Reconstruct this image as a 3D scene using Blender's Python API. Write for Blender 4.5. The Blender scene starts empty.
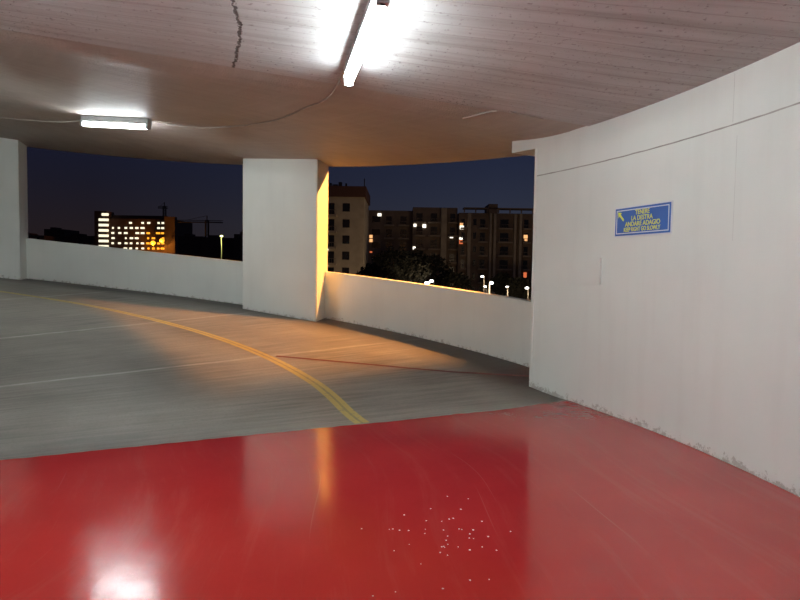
import bpy, bmesh, math, random
from mathutils import Vector, Matrix, noise
random.seed(7)
S = bpy.context.scene
C = S.collection
# ------------------------------------------------------------------ camera
PITCH, ROLL, FPX = .0517, .0152, 606.96
cr, sr, cp, sp = math.cos(ROLL), math.sin(ROLL), math.cos(PITCH), math.sin(PITCH)
Zc = Vector((0, sp, cp)); Fw = Vector((0, cp, -sp)); Xh = Vector((1, 0, 0))
Rt = Xh*cr + Zc*sr; Up = -Xh*sr + Zc*cr
CAMZ = 1.5
cd = bpy.data.cameras.new('camera'); cam = bpy.data.objects.new('camera', cd); C.objects.link(cam)
cam.matrix_world = Matrix(((Rt.x, Up.x, -Fw.x, 0), (Rt.y, Up.y, -Fw.y, 0), (Rt.z, Up.z, -Fw.z, CAMZ), (0, 0, 0, 1)))
cd.sensor_width = 36; cd.lens = FPX/800*36; cd.clip_end = 2000; cd.clip_start = .05
S.camera = cam
# ------------------------------------------------------------------ world: clear dusk sky
W = bpy.data.worlds.new('night_sky'); S.world = W; W.use_nodes = True
wn = W.node_tree; wn.nodes.clear()
tc = wn.nodes.new('ShaderNodeTexCoord'); sx = wn.nodes.new('ShaderNodeSeparateXYZ')
rp = wn.nodes.new('ShaderNodeValToRGB'); bg = wn.nodes.new('ShaderNodeBackground'); wo = wn.nodes.new('ShaderNodeOutputWorld')
mix = wn.nodes.new('ShaderNodeMix'); mix.data_type = 'RGBA'; rp2 = wn.nodes.new('ShaderNodeValToRGB')
mr = wn.nodes.new('ShaderNodeMapRange'); mr.inputs[1].default_value = -.45; mr.inputs[2].default_value = .15
wn.links.new(tc.outputs['Generated'], sx.inputs[0])
wn.links.new(sx.outputs['Z'], rp.inputs[0]); wn.links.new(sx.outputs['Z'], rp2.inputs[0])
wn.links.new(sx.outputs['X'], mr.inputs[0]); wn.links.new(mr.outputs[0], mix.inputs[0])
wn.links.new(rp.outputs[0], mix.inputs[6]); wn.links.new(rp2.outputs[0], mix.inputs[7])
wn.links.new(mix.outputs[2], bg.inputs[0]); wn.links.new(bg.outputs[0], wo.inputs[0])
def stops(r, L):
    e = r.color_ramp.elements
    while len(e) > 1: e.remove(e[-1])
    e[0].position = L[0][0]; e[0].color = (*L[0][1], 1)
    for p, c in L[1:]:
        k = e.new(p); k.color = (*c, 1)
stops(rp, [(0, (.015, .0095, .0100)), (.05, (.0135, .0098, .0120)), (.12, (.0092, .0088, .0165)), (.22, (.0060, .0085, .0240)), (1, (.003, .004, .012))])
stops(rp2, [(0, (.024, .022, .028)), (.06, (.026, .029, .042)), (.12, (.019, .023, .042)), (.22, (.010, .014, .036)), (1, (.003, .004, .012))])
bg.inputs[1].default_value = .85
S.view_settings.view_transform = 'Standard'; S.view_settings.look = 'None'
S.view_settings.exposure = 0.38; S.view_settings.gamma = 1; S.view_settings.use_curve_mapping = False

# ------------------------------------------------------------------ the helix
CX, CY = -7.571, 2.771
TH0 = .3792
RW, RP, RPI, RE = 10.293, 10.922, 10.44, 11.2
def pol(r, t, z=0): return Vector((CX+r*math.cos(t), CY+r*math.sin(t), z))
def zramp(t):
    d = t-TH0
    if d <= 0: return .0235*d
    return .682*d + .1453*d*d - .035*math.exp(-((d-.07)/.06)**2)*min(1, d/.03)
def zf(r, t): return zramp(t) + .0127*(r-7)
def zc(r, t): return zf(r, t) + 3.1595 - .0454*(r-7)
def ray(u, v):
    return Fw*1 + Rt*((u-400)/FPX) - Up*((v-300)/FPX)
def at(u, v, Y):
    d = ray(u, v); return Vector((0, 0, CAMZ)) + d*(Y/d.y)

# ------------------------------------------------------------------ materials
def newmat(n):
    m = bpy.data.materials.new(n); m.use_nodes = True
    return m, m.node_tree, m.node_tree.nodes['Principled BSDF']
def N(nt, typ, **kw):
    n = nt.nodes.new(typ)
    for k, v in kw.items():
        if k.startswith('i'): n.inputs[int(k[1:])].default_value = v
        else: setattr(n, k, v)
    return n
def M(nt, op, a, b=None, c=None):
    n = nt.nodes.new('ShaderNodeMath'); n.operation = op
    for i, x in enumerate((a, b, c)):
        if x is None: continue
        if isinstance(x, (int, float)): n.inputs[i].default_value = x
        else: nt.links.new(x, n.inputs[i])
    return n.outputs[0]
def mixc(nt, f, a, b, mode='MIX'):
    n = nt.nodes.new('ShaderNodeMix'); n.data_type = 'RGBA'; n.blend_type = mode
    for s, x in ((0, f), (6, a), (7, b)):
        if isinstance(x, (int, float)): n.inputs[s].default_value = x
        elif isinstance(x, tuple): n.inputs[s].default_value = (*x[:3], 1)
        else: nt.links.new(x, n.inputs[s])
    return n.outputs[2]
def comb(nt, x, y, z):
    n = nt.nodes.new('ShaderNodeCombineXYZ')
    for i, a in enumerate((x, y, z)):
        if isinstance(a, (int, float)): n.inputs[i].default_value = a
        else: nt.links.new(a, n.inputs[i])
    return n.outputs[0]
def noiz(nt, vec, scale, detail=4, rough=.5):
    n = N(nt, 'ShaderNodeTexNoise'); n.inputs['Scale'].default_value = scale
    n.inputs['Detail'].default_value = detail; n.inputs['Roughness'].default_value = rough
    nt.links.new(vec, n.inputs['Vector']); return n.outputs['Fac']
def ramp(nt, f, a, b, lo=0., hi=1.):
    n = N(nt, 'ShaderNodeMapRange'); nt.links.new(f, n.inputs[0])
    for i, x in enumerate((a, b, lo, hi)): n.inputs[i+1].default_value = x
    return n.outputs[0]
def bump(nt, bs, h, strength, dist):
    n = N(nt, 'ShaderNodeBump'); n.inputs['Strength'].default_value = strength
    n.inputs['Distance'].default_value = dist; nt.links.new(h, n.inputs['Height']); nt.links.new(n.outputs[0], bs.inputs['Normal'])
def polar(nt):
    g = N(nt, 'ShaderNodeNewGeometry'); s = N(nt, 'ShaderNodeSeparateXYZ'); nt.links.new(g.outputs['Position'], s.inputs[0])
    x = M(nt, 'SUBTRACT', s.outputs[0], CX); y = M(nt, 'SUBTRACT', s.outputs[1], CY)
    r = M(nt, 'SQRT', M(nt, 'ADD', M(nt, 'MULTIPLY', x, x), M(nt, 'MULTIPLY', y, y)))
    t = M(nt, 'ARCTAN2', y, x)
    return g.outputs['Position'], r, t, s.outputs[2]
def band(nt, x, c, w, soft=None):            # 1 near x = c
    soft = soft or w*.6
    d = M(nt, 'ABSOLUTE', M(nt, 'SUBTRACT', x, c))
    return ramp(nt, d, w, w+soft, 1, 0)

def simple(n, col, rough=.6, metal=0, spec=.5, noise_amt=.15, nscale=6):
    m, nt, b = newmat(n)
    g = N(nt, 'ShaderNodeTexCoord')
    f = noiz(nt, g.outputs['Object'], nscale)
    c = mixc(nt, ramp(nt, f, .3, .7), tuple(x*(1-noise_amt) for x in col), tuple(min(1, x*(1+noise_amt)) for x in col))
    nt.links.new(c, b.inputs['Base Color']); b.inputs['Roughness'].default_value = rough
    b.inputs['Metallic'].default_value = metal; b.inputs['Specular IOR Level'].default_value = spec
    return m
def glow(n, col, s):
    m, nt, b = newmat(n)
    b.inputs['Base Color'].default_value = (*[c*.6 for c in col], 1)
    b.inputs['Emission Color'].default_value = (*col, 1); b.inputs['Emission Strength'].default_value = s
    return m

def mat_wall():
    m, nt, b = newmat('painted_white_concrete')
    P, r, t, z = polar(nt)
    v = comb(nt, M(nt, 'MULTIPLY', t, 10), M(nt, 'MULTIPLY', r, 1), z)
    vs = comb(nt, M(nt, 'MULTIPLY', t, 60), M(nt, 'MULTIPLY', r, 1), M(nt, 'MULTIPLY', z, .5))
    n1 = noiz(nt, v, .9, 3); n2 = noiz(nt, vs, 1.2, 3); n3 = noiz(nt, v, 14, 5, .6)
    c = mixc(nt, ramp(nt, n1, .3, .7), (.78, .80, .765), (.85, .87, .83))
    c = mixc(nt, ramp(nt, n2, .52, .75, 0, .10), c, (.60, .58, .54))
    # chips and dirt just above the floor of the landing / ramp
    d = M(nt, 'SUBTRACT', t, TH0); dp = M(nt, 'MAXIMUM', d, 0)
    fl = M(nt, 'ADD', M(nt, 'MULTIPLY', dp, .68), M(nt, 'ADD', M(nt, 'MULTIPLY', M(nt, 'MULTIPLY', dp, dp), .145), .03))
    h = M(nt, 'SUBTRACT', z, fl)
    low = ramp(nt, h, .01, .12, 1, 0)
    chip = ramp(nt, M(nt, 'ADD', noiz(nt, v, 16, 6, .75), M(nt, 'MULTIPLY', low, .24)), .68, .74)
    chip = M(nt, 'MULTIPLY', chip, ramp(nt, h, .12, .22, 1, 0))
    c = mixc(nt, M(nt, 'MULTIPLY', chip, .65), c, (.42, .39, .35))
    nt.links.new(c, b.inputs['Base Color']); b.inputs['Roughness'].default_value = .62
    hh = M(nt, 'ADD', M(nt, 'MULTIPLY', n3, .4), M(nt, 'SUBTRACT', M(nt, 'MULTIPLY', n2, .5), chip))
    bump(nt, b, hh, .35, .006)
    return m
def mat_ceiling(rough):
    m, nt, b = newmat('board_marked_concrete' if rough else 'smooth_beige_concrete')
    P, r, t, z = polar(nt)
    v = comb(nt, M(nt, 'MULTIPLY', t, 9), r, 0)
    # formwork boards lie along the radius: strong variation with angle only
    bw = M(nt, 'MULTIPLY', t, 7.6)
    wob = M(nt, 'MULTIPLY', M(nt, 'SUBTRACT', noiz(nt, v, .5, 2), .5), .12)
    bwv = M(nt, 'ADD', bw, wob)
    streak = noiz(nt, comb(nt, M(nt, 'MULTIPLY', bwv, 9), M(nt, 'MULTIPLY', r, .35), 0), 1.0, 4, .6)
    saw = M(nt, 'FRACT', M(nt, 'MULTIPLY', bwv, 1/.16))
    joint = ramp(nt, M(nt, 'ABSOLUTE', M(nt, 'SUBTRACT', saw, .5)), .455, .49)
    pit = ramp(nt, noiz(nt, P, 26, 3, .6), .30, .38, 1, 0)
    big = noiz(nt, P, 1.1, 4)
    fine = noiz(nt, P, 60, 2)
    if rough:
        c = mixc(nt, ramp(nt, big, .3, .7), (.45, .44, .435), (.54, .53, .525))
        c = mixc(nt, ramp(nt, streak, .46, .70, 0, .65), c, (.30, .265, .255))
        c = mixc(nt, M(nt, 'MULTIPLY', joint, .35), c, (.25, .20, .19))
        c = mixc(nt, M(nt, 'MULTIPLY', pit, .60), c, (.22, .18, .17))
        # long dark spalled crack running round the slab
        cx = M(nt, 'ADD', M(nt, 'MULTIPLY', M(nt, 'SUBTRACT', noiz(nt, P, 5, 5, .7), .5), .11), r)
        ck = M(nt, 'MULTIPLY', band(nt, cx, 6.60, .008, .008), ramp(nt, noiz(nt, P, 14, 3), .36, .46))
        c = mixc(nt, M(nt, 'MULTIPLY', ck, .95), c, (.05, .035, .03))
        hh = M(nt, 'SUBTRACT', M(nt, 'ADD', M(nt, 'MULTIPLY', streak, .9), M(nt, 'MULTIPLY', fine, .15)),
               M(nt, 'ADD', M(nt, 'MULTIPLY', joint, .5), M(nt, 'ADD', M(nt, 'MULTIPLY', pit, .6), ck)))
        bump(nt, b, hh, .9, .012)
    else:
        st2 = noiz(nt, comb(nt, M(nt, 'MULTIPLY', t, 30), M(nt, 'MULTIPLY', r, .8), 0), 1.4, 4, .6)
        tang = noiz(nt, comb(nt, M(nt, 'MULTIPLY', t, 2.5), M(nt, 'MULTIPLY', r, 6), 0), 1.6, 3)
        c = mixc(nt, ramp(nt, big, .3, .7), (.38, .32, .285), (.45, .385, .34))
        c = mixc(nt, ramp(nt, st2, .48, .62, 0, .5), c, (.36, .29, .25))
        c = mixc(nt, ramp(nt, tang, .5, .7, 0, .2), c, (.56, .50, .45))
        hh = M(nt, 'ADD', M(nt, 'MULTIPLY', st2, .8), M(nt, 'MULTIPLY', fine, .2))
        bump(nt, b, hh, 1.0, .022)
    nt.links.new(c, b.inputs['Base Color']); b.inputs['Roughness'].default_value = .55 if rough else .6
    return m
def mat_ramp():
    m, nt, b = newmat('brushed_grey_ramp_concrete')
    P, r, t, z = polar(nt)
    vs = comb(nt, M(nt, 'MULTIPLY', t, 75), M(nt, 'MULTIPLY', r, .5), 0)
    broom = noiz(nt, vs, 1.6, 4, .7)
    big = noiz(nt, comb(nt, M(nt, 'MULTIPLY', t, 7), M(nt, 'MULTIPLY', r, .8), 0), .9, 4, .55)
    fine = noiz(nt, P, 40, 3)
    c = mixc(nt, ramp(nt, big, .32, .68), (.128, .116, .102), (.27, .248, .218))
    c = mixc(nt, ramp(nt, broom, .35, .72, 0, .8), c, (.38, .352, .31))
    c = mixc(nt, ramp(nt, fine, .5, .8, 0, .3), c, (.08, .075, .07))
    # tyre-darkened lane; colour also darkens towards the parapet
    lane = M(nt, 'MULTIPLY', band(nt, r, 5.6, .7, 1.0), ramp(nt, big, .25, .75, .55, .1))
    c = mixc(nt, lane, c, (.085, .08, .075))
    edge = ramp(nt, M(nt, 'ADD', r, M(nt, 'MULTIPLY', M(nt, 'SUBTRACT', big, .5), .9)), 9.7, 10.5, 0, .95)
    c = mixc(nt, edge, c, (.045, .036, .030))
    st = M(nt, 'MULTIPLY', band(nt, t, .505, .012, .05), ramp(nt, r, 9.7, 10.6, 0, .85))
    c = mixc(nt, st, c, (.07, .018, .014))
    # filled joints, pale
    for th in (.752, 1.093, 1.434, 1.775):
        w = M(nt, 'ADD', M(nt, 'MULTIPLY', M(nt, 'SUBTRACT', noiz(nt, P, 2.0, 3), .5), .01), t)
        s = M(nt, 'MULTIPLY', band(nt, w, th, .0028, .003), ramp(nt, noiz(nt, P, 5, 3), .3, .6, .35, .8))
        s = M(nt, 'MULTIPLY', s, ramp(nt, r, 9.4, 10.3, 1, .15))
        c = mixc(nt, s, c, (.42, .40, .37))
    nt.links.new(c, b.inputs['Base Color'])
    nt.links.new(ramp(nt, M(nt, 'ADD', M(nt, 'MULTIPLY', big, .6), M(nt, 'MULTIPLY', broom, .4)), .3, .7, .42, .60), b.inputs['Roughness'])
    b.inputs['Specular IOR Level'].default_value = .45
    bump(nt, b, M(nt, 'ADD', broom, M(nt, 'MULTIPLY', fine, .5)), .6, .004)
    return m
def mat_red():
    m, nt, b = newmat('glossy_red_floor_paint')
    P, r, t, z = polar(nt)
    big = noiz(nt, P, .8, 4); sw = noiz(nt, P, 3.0, 2)
    # curved tyre scuffs: thin arcs running with the lane
    rr = M(nt, 'ADD', r, M(nt, 'MULTIPLY', M(nt, 'SUBTRACT', noiz(nt, P, .25, 1), .5), 1.6))
    arcs = noiz(nt, comb(nt, M(nt, 'MULTIPLY', rr, 6), M(nt, 'MULTIPLY', t, 3.5), 0), 1.0, 5, .75)
    scr = ramp(nt, noiz(nt, comb(nt, M(nt, 'MULTIPLY', rr, 34), M(nt, 'MULTIPLY', t, 3), 3), 1.0, 2), .70, .76)
    c = mixc(nt, ramp(nt, big, .3, .7), (.37, .019, .018), (.45, .027, .024))
    c = mixc(nt, ramp(nt, arcs, .52, .80, 0, .30), c, (.48, .09, .075))
    c = mixc(nt, M(nt, 'MULTIPLY', scr, .22), c, (.50, .16, .14))
    nt.links.new(c, b.inputs['Base Color'])
    nt.links.new(M(nt, 'ADD', ramp(nt, arcs, .4, .8, .09, .20), ramp(nt, big, .3, .7, 0, .06)), b.inputs['Roughness'])
    b.inputs['Specular IOR Level'].default_value = .62
    h = M(nt, 'ADD', M(nt, 'MULTIPLY', noiz(nt, P, 8, 4, .6), .8), M(nt, 'ADD', M(nt, 'MULTIPLY', arcs, .25), M(nt, 'MULTIPLY', sw, .6)))
    bump(nt, b, h, .28, .007)
    return m
def mat_paint(n, col, wear):
    m, nt, b = newmat(n)
    g = N(nt, 'ShaderNodeNewGeometry')
    f = noiz(nt, g.outputs['Position'], 18, 5, .7)
    c = mixc(nt, ramp(nt, f, .62-wear*.3, .74-wear*.2, 0, .7), col, (.20, .19, .17))
    nt.links.new(c, b.inputs['Base Color']); b.inputs['Roughness'].default_value = .55
    return m
MW = mat_wall(); MCR = mat_ceiling(True); MCS = mat_ceiling(False); MRAMP = mat_ramp(); MRED = mat_red()
M_YEL = mat_paint('worn_yellow_line_paint', (.52, .40, .13), .25)
M_REDL = mat_paint('worn_dark_red_paint', (.17, .022, .018), .25)
M_GROOVE = simple('dirty_joint_filler', (.44, .42, .39), .9)
M_GREY = simple('grey_enamel', (.40, .41, .41), .45)
M_CABLE = simple('grey_plastic_conduit', (.42, .37, .33), .55)
M_TUBE = glow('cold_fluorescent_glow', (.885, .985, 1.0), 60)
M_SIGNW = simple('white_sign_plastic', (.78, .80, .84), .35, noise_amt=.03)
M_SIGNB = simple('blue_sign_vinyl', (.06, .16, .50), .35, noise_amt=.05)
M_SIGNY = simple('yellow_sign_vinyl', (.85, .85, .14), .4, noise_amt=.03)
M_CHIP = simple('pale_paint_chips', (.8, .74, .70), .7)
M_DARKM = simple('dark_painted_steel', (.05, .05, .05), .5)

# ------------------------------------------------------------------ helpers
def link(name, bm, mat, parent=None, smooth=False):
    me = bpy.data.meshes.new(name)
    bmesh.ops.recalc_face_normals(bm, faces=bm.faces)
    bm.to_mesh(me); bm.free()
    for mm in (mat if isinstance(mat, (list, tuple)) else [mat]): me.materials.append(mm)
    if smooth:
        for p in me.polygons: p.use_smooth = True
    o = bpy.data.objects.new(name, me); C.objects.link(o)
    if parent: o.parent = parent; o.matrix_parent_inverse = parent.matrix_world.inverted()
    return o
def struct(o): o['kind'] = 'structure'; return o
def tag(o, label, cat, group=None, kind=None):
    o['label'] = label; o['category'] = cat
    if group: o['group'] = group
    if kind: o['kind'] = kind
    return o
def empty(name, loc, rz=0):
    o = bpy.data.objects.new(name, None); C.objects.link(o); o.location = loc; o.rotation_euler = (0, 0, rz)
    o.empty_display_size = .2
    bpy.context.view_layer.update()
    return o
def box(bm, a, b, mi=0):
    x0, y0, z0 = a; x1, y1, z1 = b
    v = [bm.verts.new(p) for p in ((x0,y0,z0),(x1,y0,z0),(x1,y1,z0),(x0,y1,z0),(x0,y0,z1),(x1,y0,z1),(x1,y1,z1),(x0,y1,z1))]
    for f in ((0,3,2,1),(4,5,6,7),(0,1,5,4),(1,2,6,5),(2,3,7,6),(3,0,4,7)):
        k = bm.faces.new([v[i] for i in f]); k.material_index = mi
def tube(bm, pts, r, n=8, caps=True):
    rings = []
    for i, p in enumerate(pts):
        p = Vector(p); a = Vector(pts[max(0, i-1)]); b = Vector(pts[min(len(pts)-1, i+1)])
        d = (b-a).normalized(); s = d.cross(Vector((0, 0, 1)))
        if s.length < .01: s = Vector((1, 0, 0))
        s.normalize(); q = s.cross(d)
        rr = r[i] if isinstance(r, (list, tuple)) else r
        rings.append([bm.verts.new(p+(s*math.cos(6.2832*k/n)+q*math.sin(6.2832*k/n))*rr) for k in range(n)])
    for a, b in zip(rings, rings[1:]):
        for k in range(n): bm.faces.new((a[k], a[(k+1) % n], b[(k+1) % n], b[k]))
    if caps: bm.faces.new(rings[0][::-1]); bm.faces.new(rings[-1])
def sweep(r0, r1, t0, t1, zlo, zhi, n, nr=1):
    """solid swept round the helix: zlo(r,t), zhi(r,t)"""
    bm = bmesh.new(); G = []
    for i in range(n+1):
        t = t0+(t1-t0)*i/n; row = []
        for j in range(nr+1):
            r = r0+(r1-r0)*j/nr
            row.append((bm.verts.new(pol(r, t, zlo(r, t))), bm.verts.new(pol(r, t, zhi(r, t)))))
        G.append(row)
    for i in range(n):
        for j in range(nr):
            a, b, c, d = G[i][j], G[i][j+1], G[i+1][j+1], G[i+1][j]
            bm.faces.new((a[0], b[0], c[0], d[0])); bm.faces.new((a[1], d[1], c[1], b[1]))
        for j, _ in ((0, 0), (nr, 0)):
            a, d = G[i][j], G[i+1][j]; bm.faces.new((a[0], d[0], d[1], a[1]))
    for i in (0, n):
        for j in range(nr):
            a, b = G[i][j], G[i][j+1]; bm.faces.new((a[0], a[1], b[1], b[0]))
    return bm

# ------------------------------------------------------------------ setting
TA, TB = -1.45, 2.25
RI = 4.2
EDGE = [(4.878,.375),(6.172,.387),(7.79,.39),(9.6,.376),(10.3,.381)]
fl = struct(link('floor', sweep(RI, RP+.18, TH0+.004, TB, lambda r,t: zf(r,t)-.30, zf, 120, 24), MRAMP, smooth=False))
fr = struct(link('floor', sweep(RI, RP+.18, TA, TH0+.004, lambda r,t: zf(r,t)-.30, zf, 70, 24), MRED))
# the red coat laps a little raggedly over the first strip of the ramp
bm = bmesh.new(); n = 160; prev = None
for i in range(n+1):
    r = RI+(RW-RI)*i/n
    e = TH0+.008+.004*noise.noise(Vector((r*1.3, 0, 0)))+.0022*noise.noise(Vector((r*9, 3, 0)))
    if r > 9.2: e += .010*min(1, (r-9.2)/.8)
    v = (bm.verts.new(pol(r, TH0+.002, zf(r, TH0+.002)+.003)), bm.verts.new(pol(r, e, zf(r, e)+.003)))
    if prev: bm.faces.new((prev[0], v[0], v[1], prev[1]))
    prev = v
struct(link('floor', bm, MRED))
STEP = .010
struct(link('ceiling', sweep(RI, RE, TA, TH0, zc, lambda r,t: zc(r,t)+.35, 70, 12), MCR))
struct(link('ceiling', sweep(RI, RE, TH0, TB, lambda r,t: zc(r,t)+STEP*max(0, 1-(t-TH0)/.5), lambda r,t: zc(r,t)+.36, 120, 12), MCS))
TW = .469
bm = sweep(RW, RW+.62, TA, TW, lambda r,t: zf(r,t)-.05, lambda r,t: zc(r,t)+.05, 110)
wr = struct(link('wall_right', bm, MW))
bm = sweep(RW, RW+.62, TW-.001, .513, lambda r,t: 2.975+(t-TW)*.35, lambda r,t: zc(r,t)+.05, 8)
struct(link('trim_1', bm, MW))
struct(link('wall_left', sweep(RI-.25, RI, TA, TB, lambda r,t: zf(r,t)-.05, lambda r,t: zc(r,t)+.05, 80), MW))
# raised render bead along the free end of the wall
bm = sweep(RW-.006, RW, TW-.004, TW, lambda r,t: zf(RW,TW)+.0, lambda r,t: 2.975, 1)
struct(link('trim_2', bm, MW))
def parapet(t0, t1, label):
    o = link('parapet_wall', sweep(RP, RP+.18, t0, t1, lambda r,t: zf(r,t)-.02, lambda r,t: zf(RP,t)+.907, max(8, int((t1-t0)*80))), MW)
    o['kind'] = 'structure'
    return o
PW = .181
P1 = (.957, .957+PW); P2 = (1.637, 1.637+PW)
parapet(.42, P1[0]+.03, ''); parapet(P1[1]-.022, P2[0]+.016, ''); parapet(P2[1]-.022, TB, '')
def pillar(t0, t1, name, dt=.0285):
    bm = bmesh.new(); v = []
    ro = RP+.18
    for (r, t) in ((RPI, t0), (ro, t0+dt), (ro, t1-.02), (RPI, t1)):
        k = []
        for f in (0, 1):
            z = zf(r, t)-.03 if f == 0 else zc(r, t)+.03
            k.append(bm.verts.new(pol(r, t, z)))
        v.append(k)
    bm.faces.new([a[0] for a in v]); bm.faces.new([a[1] for a in v][::-1])
    for a, b in zip(v, v[1:]+v[:1]): bm.faces.new((a[0], b[0], b[1], a[1]))
    vert = [e for e in bm.edges if abs(e.verts[0].co.z-e.verts[1].co.z) > 1.5]
    bmesh.ops.bevel(bm, geom=vert, offset=.018, segments=2, affect='EDGES')
    return tag(link(name, bm, MW), '', 'pillar')
p = pillar(*P1, 'concrete_pillar'); tag(p, 'broad white concrete pillar between the two night openings, orange light on its right side', 'pillar')
p = pillar(*P2, 'concrete_pillar', .014); tag(p, 'white concrete pillar at the far left, cut by the photo edge', 'pillar')

# joint running round the right-hand wall and its short vertical joints
def ribbon(pts, w, z_off=.003, zfun=zf):
    """flat paint ribbon following (r,t) points on the floor"""
    bm = bmesh.new(); prev = None
    P = [pol(r, t, 0) for r, t in pts]
    for i, (r, t) in enumerate(pts):
        d = (P[min(i+1, len(P)-1)]-P[max(i-1, 0)]).normalized(); s = Vector((-d.y, d.x, 0))
        k = []
        for g in (-1, 1):
            q = P[i]+s*w/2*g; rr = math.hypot(q.x-CX, q.y-CY); tt = math.atan2(q.y-CY, q.x-CX)
            k.append(bm.verts.new((q.x, q.y, zf(rr, tt)+z_off)))
        if prev: bm.faces.new((prev[0], k[0], k[1], prev[1]))
        prev = k
    return bm
def lerp_pts(pts, n, wob=0):
    out = []
    for i in range(n+1):
        t = pts[0][1]+(pts[-1][1]-pts[0][1])*i/n
        for (r0, a0), (r1, a1) in zip(pts, pts[1:]):
            if (a0-1e-9 <= t <= a1+1e-9) or (a1-1e-9 <= t <= a0+1e-9):
                f = (t-a0)/(a1-a0) if a1 != a0 else 0; r = r0+(r1-r0)*f; break
        out.append((r+wob*noise.noise(Vector((t*20, 0, 0))), t))
    return out
bm = bmesh.new()
z_j = 2.64; n = 140; prev = None
for i in range(n+1):
    t = TW-.002-i/n*1.0
    wz = .004*noise.noise(Vector((t*60, 1, 0))); w = .006+.003*noise.noise(Vector((t*90, 5, 0)))
    k = [bm.verts.new(pol(RW-.002, t, z_j+wz+g*w)) for g in (-1, 1)]
    if prev: bm.faces.new((prev[0], k[0], k[1], prev[1]))
    prev = k
struct(link('trim_3', bm, M_GROOVE))
bm = bmesh.new()
for (t, z0, z1) in ((.191, 2.66, 3.03), (.186, 1.75, 2.55), (.065, .4, 1.7)):
    box_pts = [pol(RW-.0015, t-.0002, z0), pol(RW-.0015, t+.0002, z0), pol(RW-.0015, t+.0002, z1), pol(RW-.0015, t-.0002, z1)]
    bm.faces.new([bm.verts.new(q) for q in box_pts])
struct(link('trim_4', bm, simple('pale_joint_filler', (.62, .62, .59), .8)))
# slightly raised render patch on the wall
bm = sweep(RW-.024, RW+.001, .352, .427, lambda r,t: 1.366, lambda r,t: 1.642, 6)
o = link('plaster_patch', bm, MW); tag(o, 'slightly raised white rectangular patch low on the right wall near its free end', 'wall patch')

# ------------------------------------------------------------------ floor markings
yp = [(8.10, 1.95), (8.10, 1.521), (8.12, 1.315), (8.0, 1.08), (7.91, .805), (7.86, .629), (7.835, .516), (7.818, TH0+.012)]
root = empty('yellow_lane_line', pol(7.9, .8, zf(7.9, .8)))
tag(root, 'worn double yellow lane line curving up the grey ramp to the red floor', 'road marking')
pp = lerp_pts(yp, 150, .004)
a = link('painted_stripe', ribbon([(r-.045, t) for r, t in pp], .062), M_YEL, root)
a = link('painted_stripe', ribbon([(r+.045, t) for r, t in pp], .062), M_YEL, root)
a = link('faded_centre', ribbon(pp, .03, .0025), mat_paint('faded_yellow_paint', (.38, .30, .11), .6), root)
bm = bmesh.new()
rp_ = [(8.02, .745), (8.5, .685), (8.917, .637), (9.3, .594), (9.701, .556), (10.1, .53), (10.484, .509), (10.9, .49)]
P = []
for i in range(60):
    f = i/59*(len(rp_)-1); k = min(int(f), len(rp_)-2); f -= k
    P.append((rp_[k][0]+(rp_[k+1][0]-rp_[k][0])*f, rp_[k][1]+(rp_[k+1][1]-rp_[k][1])*f))
bm.free(); bm = ribbon(P, .07, .0035)
o = link('red_floor_line', bm, M_REDL); tag(o, 'thin dark red line across the grey ramp from the yellow line to the outer parapet', 'road marking')
bm = bmesh.new()
for i in range(46):
    u = random.gauss(448, 24); v = random.gauss(532, 20)
    if i > 38: u, v = random.uniform(320, 520), random.uniform(500, 590)
    d = ray(u, v); s = -(CAMZ-.03)/d.z; q = Vector((0, 0, CAMZ))+d*s
    r = math.hypot(q.x-CX, q.y-CY); t = math.atan2(q.y-CY, q.x-CX); z = zf(r, t)+.001
    k = random.uniform(.003, .0075)
    vs = [bm.verts.new((q.x+k*math.cos(a)*random.uniform(.6, 1), q.y+k*math.sin(a)*random.uniform(.6, 1), z+h)) for h in (0, .002) for a in (0, 1.3, 2.6, 3.9, 5.2)]
    bm.faces.new(vs[:5]); bm.faces.new(vs[5:])
    for j in range(5): bm.faces.new((vs[j], vs[(j+1) % 5], vs[5+(j+1) % 5], vs[5+j]))
o = link('paint_flecks', bm, M_CHIP); tag(o, 'scatter of tiny pale paint flecks on the red floor', 'debris', kind='stuff')

# ------------------------------------------------------------------ ceiling lamps
def fixture(tm, rm, L, label, tilt=0):
    c = pol(rm, tm, zc(rm, tm)); a = tm+math.pi/2
    # slope of the ceiling along the tangent
    e = .5*L/rm; sl = math.atan2(zc(rm, tm+e)-zc(rm, tm-e), L)
    root = empty('ceiling_light', c); root.rotation_euler = (0, -sl, a+tilt); bpy.context.view_layer.update()
    tag(root, label, 'ceiling light', 'batten lights along the ceiling')
    def part(nm, bm, m):
        o = link(nm, bm, m); o.parent = root; return o
    bm = bmesh.new(); h = L/2
    prof = [(-.034, .0), (-.034, -.05), (-.046, -.088), (.046, -.088), (.034, -.05), (.034, .0)]
    A = [bm.verts.new((-h, y, z)) for y, z in prof]; B = [bm.verts.new((h, y, z)) for y, z in prof]
    for k in range(6): bm.faces.new((A[k], A[(k+1) % 6], B[(k+1) % 6], B[k]))
    bm.faces.new(A); bm.faces.new(B[::-1]); part('housing', bm, M_GREY)
    bm = bmesh.new()
    tube(bm, [(-h+.05, 0, -.122), (h-.05, 0, -.122)], .034, 14); part('fluorescent_tube', bm, M_TUBE)
    for s in (-1, 1):
        bm = bmesh.new(); box(bm, (s*h-(.05 if s > 0 else 0), -.036, -.154), (s*h+(.05 if s < 0 else 0), .036, -.088)); part('end_cap', bm, M_GREY)
        bm = bmesh.new(); box(bm, (s*h*.97-.008, -.012, -.160), (s*h*.97+.008, .012, -.154)); part('clip', bm, M_DARKM)
    return root
fixture(.205, 7.44, 1.66, 'lit white tube light on the rough ceiling, nearest and topmost, end-on to the view')
fixture(1.12, 7.33, 1.48, 'lit white tube light on the ceiling above the left opening, seen side-on')
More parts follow.
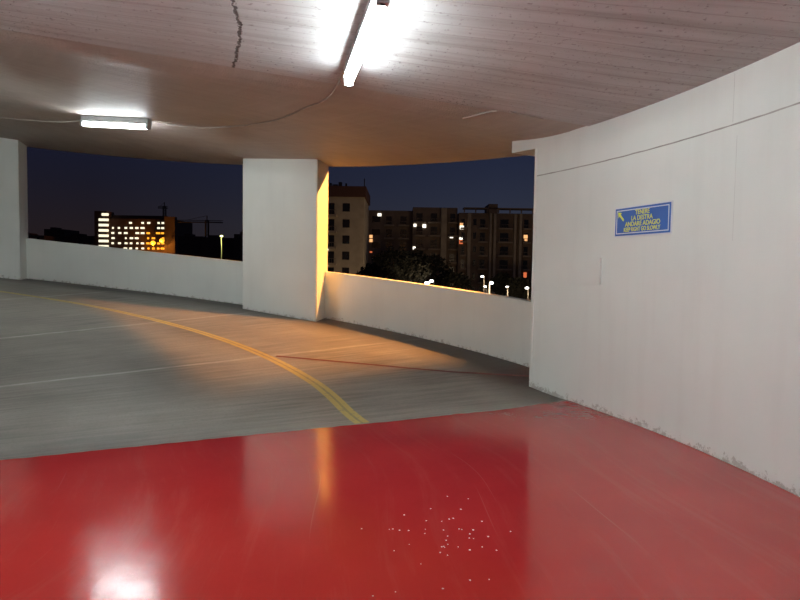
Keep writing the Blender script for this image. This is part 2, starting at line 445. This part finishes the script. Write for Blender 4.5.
fixture(-.70, 7.6, 1.66, 'added unseen fill tube light on the ceiling behind the viewpoint, farthest back')  # unseen tube added at the regular spacing to brighten the right wall
fixture(-.235, 7.5, 1.66, 'added unseen fill tube light on the ceiling just behind the viewpoint')  # unseen tube added overhead to lift the wall brightness
fixture(.02, 4.9, 1.66, 'added unseen fill tube light on the rough ceiling by the inner wall, left of view')  # unseen fill tube added for more light on wall and landing
fixture(2.13, 7.6, 1.5, 'added unseen fill tube light on the ceiling beyond the far left pillar, outside the view')  # unseen tube added at the regular spacing to brighten the left ceiling
fixture(1.25, 4.7, 1.5, 'added unseen fill tube light on ramp ceiling by the inner wall, left of view')  # unseen fill tube added to brighten the left of the ramp
def cable(pts, r, name='power_cable', label=''):
    bm = bmesh.new(); tube(bm, pts, r, 6)
    return tag(link(name, bm, M_CABLE), label, 'cable')
pts = [pol(7.48+.6*(t-.35)*min(1, 1)*.6+.02*math.sin(t*9), t, 0) for t in [ .35+(1.07-.35)*i/60 for i in range(61)]]
def oncei(r, t): return pol(r, t, zc(r, t)-.008+(STEP*max(0, 1-(t-TH0)/.5) if t > TH0 else 0))
tab = [(7.45, .32), (7.534, .40), (7.677, .585), (7.83, .71), (7.90, .85), (7.90, .965), (7.66, 1.02), (7.36, 1.03)]
tb2 = [(7.35, 1.215), (7.7, 1.27), (8.0, 1.363), (8.217, 1.524), (8.3, 1.75), (8.35, 2.1)]
cable([oncei(r, t) for r, t in lerp_pts(tab, 70, .01)], .010, label='thin grey power cable along the ceiling between the two lit tube lights')
cable([oncei(r, t) for r, t in lerp_pts(tb2, 60, .01)], .010, label='thin grey power cable on the ceiling running left from the far tube light')
def ceil_at(u, v):
    d = ray(u, v); p0 = Vector((0, 0, CAMZ)); s = 1.0
    while s < 30:
        q = p0+d*s; r = math.hypot(q.x-CX, q.y-CY); t = math.atan2(q.y-CY, q.x-CX)
        if q.z > zc(r, t): return r, t
        s += .01
bm = bmesh.new()
for a, b in (((463, 118), (497, 110)), ((510, 111), (543, 118))):
    (r0, t0), (r1, t1) = ceil_at(*a), ceil_at(*b)
    tube(bm, [oncei(r0+(r1-r0)*i/8, t0+(t1-t0)*i/8) for i in range(9)], .007, 6)
tag(link('plaster_ridge', bm, M_CABLE), 'thin pale broken ridge on the ceiling near the right wall', 'ridge')

# ------------------------------------------------------------------ blue sign
tS = (.257+.332)/2; zS = (2.13+1.85)/2; Wd, Hd = .800, .292
root = empty('wall_sign', pol(RW-.012, tS, zS)); 
# local x = reading direction (towards decreasing t), y = up, z = towards the room
ex = Vector((math.sin(tS), -math.cos(tS), 0)); ez = Vector((-math.cos(tS), -math.sin(tS), 0)); ey = Vector((0, 0, 1))
root.matrix_world = Matrix(((ex.x, ey.x, ez.x, root.location.x), (ex.y, ey.y, ez.y, root.location.y), (ex.z, ey.z, ez.z, root.location.z), (0, 0, 0, 1)))
bpy.context.view_layer.update()
tag(root, 'blue rectangular sign with yellow lettering and arrow on the white right wall', 'sign')
def spart(nm, bm, m): o = link(nm, bm, m); o.parent = root; return o
bm = bmesh.new(); box(bm, (-Wd/2, -Hd/2, -.006), (Wd/2, Hd/2, .004)); spart('sign_board', bm, M_SIGNW)
bm = bmesh.new(); w, h = Wd/2-.012, Hd/2-.012; box(bm, (-w, -h, .004), (w, h, .006)); spart('blue_panel', bm, M_SIGNB)
bm = bmesh.new(); w, h, q = Wd/2-.032, Hd/2-.030, .009
for a, b in (((-w, -h), (w, -h+q)), ((-w, h-q), (w, h)), ((-w, -h+q), (-w+q, h-q)), ((w-q, -h+q), (w, h-q))):
    box(bm, (*a, .006), (*b, .0075))
spart('white_border', bm, M_SIGNW)
bm = bmesh.new()      # arrow up-left
tip = Vector((-Wd/2+.052, Hd/2-.045)); d = Vector((-.62, .60)).normalized(); s = Vector((-d.y, d.x))
arrow = [tip, tip-d*.050+s*.034, tip-d*.046+s*.011, tip-d*.125+s*.011, tip-d*.125-s*.011, tip-d*.046-s*.011, tip-d*.050-s*.034]
lo = [bm.verts.new((p.x, p.y, .006)) for p in arrow]; hi = [bm.verts.new((p.x, p.y, .008)) for p in arrow]
bm.faces.new(lo[::-1]); bm.faces.new(hi)
for k in range(7): bm.faces.new((lo[k], lo[(k+1) % 7], hi[(k+1) % 7], hi[k]))
spart('arrow', bm, M_SIGNY)
def text(txt, x, y, size, width, m):
    cu = bpy.data.curves.new('lettering', 'FONT'); cu.body = txt; cu.size = size; cu.align_x = 'CENTER'; cu.align_y = 'CENTER'
    cu.extrude = .001; cu.offset = size*.018
    to = bpy.data.objects.new('tmp', cu); C.objects.link(to); bpy.context.view_layer.update()
    me = bpy.data.meshes.new_from_object(to.evaluated_get(bpy.context.evaluated_depsgraph_get()))
    xs = [v.co.x for v in me.vertices]; k = width/(max(xs)-min(xs)); mid = (max(xs)+min(xs))/2
    for v in me.vertices: v.co.x = (v.co.x-mid)*k+x; v.co.y += y; v.co.z += .007
    me.materials.clear(); me.materials.append(m)
    C.objects.unlink(to); bpy.data.objects.remove(to)
    o = bpy.data.objects.new('lettering', me); C.objects.link(o); o.parent = root
text('TENERE', .012, .080, .062, .200, M_SIGNY)
text('LA DESTRA', .008, .026, .062, .300, M_SIGNY)
text('ANDARE ADAGIO', .012, -.028, .062, .490, M_SIGNY)
text('KEEP RIGHT GO SLOWLY', .006, -.080, .056, .510, M_SIGNY)

# ------------------------------------------------------------------ sodium floodlight outside the slab edge
LT, LR, LZ = .702, 13.2, 4.6
root = empty('floodlight', pol(LR, LT, LZ), LT); tag(root, 'orange sodium floodlight outside the parapet, hidden behind the right wall', 'floodlight')
def fpart(nm, bm, m): o = link(nm, bm, m); o.parent = root; return o
bm = bmesh.new(); box(bm, (-.9, -.10, -.45), (.45, -.07, .40)); box(bm, (-.9, -.07, .30), (.45, .25, .34)); fpart('housing', bm, M_DARKM)  # long back plate shaped to cut off the lamp's light on one side
bm = bmesh.new(); tube(bm, [(0, -.16, 0), (-.2, -1.4, -.9), (-.9, -2.7, -1.2), (-2.0, -2.9, -1.4)], .03, 8); fpart('bracket', bm, M_DARKM)
ld = bpy.data.lights.new('sodium_lamp', 'POINT'); ld.color = (1, .40, .085); ld.energy = 2500; ld.shadow_soft_size = .07
lo_ = bpy.data.objects.new('sodium_lamp', ld); C.objects.link(lo_); lo_.parent = root; lo_.location = (0, 0, 0)

# ------------------------------------------------------------------ outside: ground, houses, trees, street lamps
GZ = -9.5
M_ASPH = simple('dark_asphalt', (.05, .05, .05), .8)
M_FAC = simple('beige_render', (.42, .36, .28), .85, nscale=.6)
M_FAC2 = simple('brown_render', (.20, .15, .12), .85, nscale=.6)
M_ROOF = simple('dark_roof_band', (.10, .045, .035), .8)
M_WIN = simple('dark_window', (.012, .012, .014), .25)
M_OFF = simple('brown_cladding', (.085, .05, .036), .8)
M_LEAF = simple('dark_leaves', (.007, .009, .006), .8)
M_TRUNK = simple('bark', (.08, .06, .04), .9)
M_SLAB = simple('balcony_slab_render', (.34, .28, .22), .85)
M_RAIL = simple('balcony_railing', (.16, .13, .11), .7)
G_WHITE = glow('lit_window_white', (1, .95, .80), 1.6)
G_WARM = glow('lit_window_warm', (1, .50, .20), .9)
G_RED = glow('lit_window_red', (1, .22, .08), .55)
G_OFFI = glow('office_light', (1, .92, .68), 1.0)
G_STAIR = glow('stair_light', (1, .93, .68), .95)
G_ORANGE = glow('sodium_glow', (1, .40, .03), 1.15)
G_LAMP = glow('street_lamp_glow', (1, .98, .88), 9)
G_LAMPY = glow('yellow_street_lamp_glow', (.9, .9, .35), 4)
bm = bmesh.new(); box(bm, (-420, 14, GZ-1), (260, 700, GZ)); struct(link('ground', bm, M_ASPH))

def pbox(bm, u0, v0, u1, v1, Y, y0, y1):
    """box whose front face spans two picture corners at depth Y, from Y+y0 to Y+y1"""
    a = at(u0, v0, Y); b = at(u1, v1, Y)
    box(bm, (a.x, Y+y0, min(a.z, b.z)), (b.x, Y+y1, max(a.z, b.z)))
def facade(Y, u0, u1, vtop, label, mat, bays, lit, st=3.1, depth=14, first=2.6, roof=None, group='apartment blocks beyond the parapet', name='apartment_block'):
    """bays: (u0,u1,kind) kind: 'balcony', 'window', 'pier'; lit: (u,v,material,w,h)"""
    a = at(u0, vtop, Y); b = at(u1, vtop, Y); zt = (a.z+b.z)/2
    root = empty(name, ((a.x+b.x)/2, Y, GZ)); tag(root, label, 'building', group)
    bm = bmesh.new(); box(bm, (a.x, Y, GZ), (b.x, Y+depth, zt)); link('wall', bm, mat, root)
    if roof:
        bm = bmesh.new(); box(bm, (a.x-.3, Y-.5, zt-roof), (b.x+.3, Y+depth, zt+.2)); link('roof_band', bm, M_ROOF, root)
    for (p, q, kind) in bays:
        x0, x1 = at(p, 240, Y).x, at(q, 240, Y).x
        if kind == 'pier':
            bm = bmesh.new(); box(bm, (x0, Y-1.5, GZ), (x1, Y+.0, zt-.2)); link('pier', bm, M_FAC, root); continue
        z = zt-first
        while z > GZ+1.5:
            if kind == 'balcony':
                bm = bmesh.new(); box(bm, (x0, Y-1.4, z-1.15), (x1, Y, z-.8)); s = link('balcony', bm, M_SLAB, root)
                bm = bmesh.new(); box(bm, (x0, Y-1.4, z-.1), (x1, Y-1.34, z-.02))
                nb = max(3, int((x1-x0)/.35))
                for i in range(nb+1):
                    xx = x0+(x1-x0-.04)*i/nb; box(bm, (xx, Y-1.39, z-.85), (xx+.04, Y-1.35, z-.1))
                link('railing', bm, M_RAIL, s)
                w0 = x0+(x1-x0)*.2; w1 = x0+(x1-x0)*.75
                bm = bmesh.new(); box(bm, (w0, Y-.04, z-.85), (w1, Y+.01, z+1.2)); link('window', bm, M_WIN, root)
            else:
                bm = bmesh.new(); box(bm, (x0, Y-.04, z-.2), (x1, Y+.01, z+1.2)); link('window', bm, M_WIN, root)
            z -= st
    for (u, v, m, w, h) in lit:
        c = at(u, v, Y)
        bm = bmesh.new(); box(bm, (c.x-w*.4, Y-.12, c.z-h*.4), (c.x+w*.4, Y-.02, c.z+h*.4)); link('lit_window', bm, m, root)
    return root, zt, a.x, b.x
# tall pale block just right of the pillar
r1, zt, xa, xb = facade(105, 318, 364.5, 187.5, 'tall pale apartment block with dark roof band just right of the pillar', M_FAC,
    [(342.5, 349.5, 'window'), (326, 337, 'balcony')], [(327.2, 249, G_WHITE, .45, .6), (327.5, 265, G_WARM, .35, .5)], st=2.75, first=3.9, roof=1.6)
bm = bmesh.new()
for u, w, h in ((329, .5, 1.0), (334, .9, .8), (339, .6, 1.2), (345, .3, 1.0), (349, .8, .5)):
    x = at(u, 188, 105).x; box(bm, (x-w/2, 107, zt), (x+w/2, 107.6, zt+h))
link('rooftop_clutter', bm, M_DARKM, r1)
bm = bmesh.new(); x = at(364, 188, 105).x; tube(bm, [(x, 106, zt), (x, 106, zt+1.7)], .09, 6); link('chimney', bm, M_DARKM, r1)
# long row of blocks
facade(146, 366, 412.4, 210.5, 'dark apartment block between the tall pale block and the long balcony block', M_FAC2,
    [(372, 380, 'window'), (384, 394, 'balcony'), (398, 409, 'balcony')],
    [(379.5, 214.8, G_WHITE, 1.1, .8), (371, 236.5, G_WARM, .9, .9), (371, 240.5, G_WARM, .9, .9), (371, 252, G_RED, .7, .4)])
facade(143, 413, 457.6, 207.5, 'brown apartment block with white lit balcony lights in the middle of the right opening', M_FAC2,
    [(414, 425, 'balcony'), (428, 440, 'balcony'), (440.5, 446, 'pier'), (448, 457, 'balcony')],
    [(415, 225.3, G_WHITE, .8, .8), (424.3, 226, G_WHITE, 1.0, 1.0), (414.3, 248, G_WHITE, .8, .8), (451.5, 237, G_WHITE, .9, .6), (425, 259, G_WARM, .3, .5)])
r3, zt, xa, xb = facade(140, 459, 566, 213.5, 'long beige apartment block with tall piers, stacked balconies and rooftop pergola', M_FAC2,
    [(460, 466, 'balcony'), (467, 470, 'pier'), (473, 476, 'window'), (478, 487, 'balcony'), (488.5, 490.5, 'pier'), (492.5, 495, 'pier'), (497, 512, 'balcony'),
     (512.8, 515, 'pier'), (518, 520.5, 'pier'), (522, 530, 'balcony'), (534, 548, 'balcony')],
    [(461.5, 224.5, G_WARM, .9, .8), (461.8, 227.5, G_WHITE, 1.1, 1.0), (461, 238.5, G_WHITE, .9, .6), (461, 242, G_RED, 1.0, 1.1), (525.6, 236.7, G_WARM, 1.1, 1.0), (525.8, 240, G_WARM, .8, .6), (525, 275, G_RED, .9, 1.5)])
bm = bmesh.new(); box(bm, (xa+1, 139, zt+.9), (xb-1, 142, zt+1.15))
k = xa+1
while k < xb-1: box(bm, (k, 139, zt), (k+.25, 139.3, zt+.9)); k += 2.6
link('roof_pergola', bm, M_FAC2, r3)
bm = bmesh.new(); p = at(488, 213, 140); q = at(497, 213, 140); box(bm, (p.x, 139, zt-.2), (q.x, 146, zt+2.0)); link('lift_tower', bm, M_FAC2, r3)

# office block far left
Y = 380
root, zt, xa, xb = facade(Y, 97, 176, 219, 'far office block with bright stair tower at its left end and rows of lit windows', M_OFF, [], [], depth=30, group='far buildings', name='office_block')
bm = bmesh.new(); p = at(97.5, 211.5, Y); q = at(109.5, 211.5, Y); box(bm, (p.x, Y-4, GZ), (q.x, Y+6, p.z)); link('stair_tower', bm, M_OFF, root)
for i in range(7):
    v = 214.7+i*5.3
    bm = bmesh.new(); p = at(98.8+(.0 if i else 3), v-1.5, Y-4); q = at(108.6, v+1.1, Y-4); box(bm, (p.x, Y-4.3, q.z), (q.x, Y-3.9, p.z)); link('stair_window', bm, G_STAIR, root)
bm = bmesh.new(); p = at(109.5, 214, Y); q = at(165, 219, Y); box(bm, (p.x, Y+2, q.z-.2), (q.x, Y+20, p.z-.5)); link('roof_storey', bm, M_OFF, root)
bm = bmesh.new(); p = at(166, 217, Y); q = at(176.5, 217, Y); box(bm, (p.x, Y-3, GZ), (q.x, Y+1, p.z)); link('end_tower', bm, M_OFF, root)
rnd = random.Random(3)
for row in range(7):
    v = 222.8+row*5.1
    for i, u in enumerate((112.8, 119.5, 125.7, 131, 137, 143, 148.5, 153.8, 158.6, 163)):
        if rnd.random() < (.55 if row == 0 else .22): continue
        w = rnd.uniform(1.2, 2.9)*(.75 if i < 5 else .9)
        c = at(u+rnd.uniform(-.5, .5), v+.25*i/9, Y)
        bm = bmesh.new(); box(bm, (c.x-w/2, Y-.3, c.z-.55), (c.x+w/2, Y+.1, c.z+.55)); link('lit_window', bm, (G_ORANGE if i >= 6 and row > 1 else G_OFFI), root)
# low dark blocks and skyline
def low(u0, u1, v, Y, m, label):
    a, b = at(u0, v, Y), at(u1, v, Y)
    root = empty('low_building', ((a.x+b.x)/2, Y, GZ)); tag(root, label, 'building', 'far buildings')
    bm = bmesh.new(); box(bm, (a.x, Y, GZ), (b.x, Y+20, a.z)); link('wall', bm, m, root)
    bm = bmesh.new(); box(bm, (a.x+2, Y+4, a.z), (a.x+(b.x-a.x)*.4, Y+12, a.z+1.5)); link('roof_unit', bm, m, root)
    bm = bmesh.new()
    n = max(2, int((b.x-a.x)/6))
    for r_ in range(5):
        for i in range(n):
            x = a.x+(b.x-a.x)*(i+.3)/n; z = a.z-2.2-r_*3.2
            if z < GZ+1: break
            box(bm, (x, Y-.1, z), (x+1.4, Y+.05, z+1.3))
    link('window', bm, M_WIN, root)
    return root
low(178, 203, 236, 330, M_OFF, 'dark low block right of the far office block')
low(203, 234, 237.5, 320, M_OFF, 'dark low block behind the yellow street lamp')
low(234, 262, 234, 300, M_OFF, 'dark low block at the left edge of the broad pillar')
low(44, 64, 229, 420, M_OFF, 'dark flat-roofed far building left of the office block')
low(14, 44, 235, 370, M_OFF, 'low far building at the left end of the parapet')
low(64, 97, 235.5, 385, M_OFF, 'low far building beside the lit stair tower')
for u, v, Y in ((54, 239, 300), (79, 241, 300)):
    pass
# cranes
def crane(u, vtop, vbase, Y, uj0, uj1, label):
    b = at(u, vtop, Y)
    root = empty('tower_crane', (b.x, Y, GZ)); tag(root, label, 'crane', 'construction cranes')
    bm = bmesh.new()
    for sx_ in (-.8, .8):
        for sy in (-.8, .8): tube(bm, [(b.x+sx_, Y+sy, GZ), (b.x+sx_, Y+sy, b.z)], .28, 4)
    z = GZ
    while z < b.z-2:
        tube(bm, [(b.x-.8, Y-.8, z), (b.x+.8, Y-.8, z+2)], .15, 4); z += 2
    link('mast', bm, M_TRUNK, root)
    a, c = at(uj0, vtop+2, Y), at(uj1, vtop+2, Y)
    bm = bmesh.new(); zj = a.z
    tube(bm, [(a.x, Y, zj), (c.x, Y, zj)], .3, 4); tube(bm, [(a.x, Y, zj+1.2), (c.x, Y, zj+1.2)], .15, 4)
    x = min(a.x, c.x)
    while x < max(a.x, c.x)-2: tube(bm, [(x, Y, zj), (x+1, Y, zj+1.2), (x+2, Y, zj)], .12, 4); x += 2
    link('jib', bm, M_TRUNK, root)
    bm = bmesh.new(); tube(bm, [(b.x, Y, zj+1), (b.x, Y, zj+4)], .3, 4); tube(bm, [(b.x, Y, zj+4), (a.x*.7+b.x*.3, Y, zj+1.2)], .1, 4); link('tower_head', bm, M_TRUNK, root)
crane(207, 220, 240, 365, 178, 223, 'tower crane with long jib between the office block and the pillar')
crane(164.5, 206, 215, 430, 158, 168, 'thin crane mast rising above the roof of the office block')
# street lamps
def street_lamp(u, v, Y, m, label, h_arm=.9, head=.28, en=0, col=(1, .9, .7), group='street lamps beyond the parapet', polem=None):
    head *= .72
    c = at(u, v, Y)
    root = empty('street_lamp', (c.x, Y, GZ)); tag(root, label, 'street lamp', group)
    bm = bmesh.new(); tube(bm, [(c.x+h_arm, Y, GZ), (c.x+h_arm, Y, c.z-.3), (c.x+h_arm*.8, Y, c.z+.15), (c.x, Y, c.z+.22)], [.12, .09, .07, .06], 6); link('pole', bm, polem or M_DARKM, root)
    bm = bmesh.new(); bmesh.ops.create_icosphere(bm, subdivisions=2, radius=head); rnd_ = head > 1
    for vv in bm.verts: vv.co = Vector((vv.co.x*(1 if rnd_ else 1.5)+c.x, vv.co.y+Y, vv.co.z*(1 if rnd_ else .75)+c.z))
    link('lamp_head', bm, m, root)
    if en:
        l = bpy.data.lights.new('street_light', 'POINT'); l.energy = en; l.color = col; l.shadow_soft_size = .3
        o = bpy.data.objects.new('street_light', l); C.objects.link(o); o.parent = root; o.location = (c.x-root.location.x, -2.2, c.z-GZ-1.0)
        o.matrix_parent_inverse = Matrix.Identity(4)
WARM = (1, .70, .40)
street_lamp(221.5, 236, 150, G_LAMPY, 'tall yellow-green street lamp by the left edge of the broad pillar', .0, .36, 700, (.9, .9, .4), polem=simple('pale_pole', (.6, .6, .35), .5))
street_lamp(383, 275, 92, G_LAMP, 'bright white street lamp just above the parapet right of the tall pale block', .5, .36, 600, WARM)
street_lamp(427, 283, 96, G_LAMP, 'left one of the clustered white street lamps above the parapet middle', .4, .40, 450, WARM)
street_lamp(431.5, 281, 100, G_LAMP, 'right one of the clustered white street lamps above the parapet middle', .4, .35, 0)
street_lamp(482.3, 276.5, 100, G_LAMP, 'slim white street lamp left of the bright hooked lamp', .3, .26, 1000, WARM)
street_lamp(491.5, 283, 75, G_LAMP, 'brightest hooked street lamp with glowing pole above the right parapet', -.25, .26, 450, WARM, polem=simple('white_pole', (.8, .8, .8), .5))
street_lamp(485.3, 286.5, 88, G_LAMP, 'small white lamp low between the two bright poles', .1, .2, 0)
street_lamp(507, 286.8, 96, G_LAMP, 'small white lamp right of the hooked lamp', .1, .18, 1000, WARM)
street_lamp(527, 288, 100, G_LAMP, 'white street lamp nearest the free end of the right wall', .2, .30, 1100, WARM)
# the two sodium lamps glaring in front of the office block
for u, v, lb in ((153, 243, 'left one of the glaring orange lamps before the office block'), (162, 240.5, 'right one of the glaring orange lamps before the office block')):
    street_lamp(u, v, 372, G_ORANGE, lb, .4, 2.1, 4200, (1, .38, .05), 'orange lamps before the office block')
# trees in the dark court
def tree(u, v, Y, R, label):
    c = at(u, v, Y); rn = random.Random(int(u*7))
    root = empty('tree', (c.x, Y, GZ)); tag(root, label, 'tree', 'dark trees in front of the apartment blocks')
    top = c.z
    bm = bmesh.new(); tube(bm, [(c.x, Y, GZ), (c.x+.2, Y, (GZ+top)/2), (c.x, Y, top-R*.6)], [.35, .25, .12], 7); link('trunk', bm, M_TRUNK, root)
    bm = bmesh.new()
    for i in range(1500):
        a = rn.uniform(0, 6.283); zz = rn.uniform(-1, 1); rr = R*(.55+.5*rn.random()**.5)*(.85+.3*noise.noise(Vector((math.cos(a)*2, math.sin(a)*2, zz*2+u))))
        s = math.sqrt(1-zz*zz); p = Vector((c.x+rr*s*math.cos(a), Y+rr*s*math.sin(a), top-R*.9+rr*zz*.9))
        n_ = Vector((rn.uniform(-1, 1), rn.uniform(-1, 1), rn.uniform(-1, 1))).normalized(); t_ = n_.orthogonal().normalized(); b_ = n_.cross(t_); k = rn.uniform(.2, .42)
        bm.faces.new([bm.verts.new(p+t_*k*x+b_*k*y) for x, y in ((-1, 0), (0, -.5), (1, 0), (0, .5))])
    link('foliage', bm, M_LEAF, root)
tree(374, 262, 84, 2.6, 'dark round tree at the foot of the tall pale block')
tree(394, 246, 112, 4.2, 'tall dark tree in front of the dark apartment block')
tree(412, 249, 97, 3.2, 'dark tree left of the clustered street lamps')
tree(432, 252, 124, 4.6, 'dark tree behind the clustered street lamps')
tree(457, 271, 116, 3.4, 'low dark tree right of the clustered street lamps')
tree(502, 272, 118, 2.6, 'low dark tree right of the hooked street lamp')
tree(520, 276, 112, 2.6, 'low dark tree close to the free end of the right wall')
bpy.context.view_layer.update()
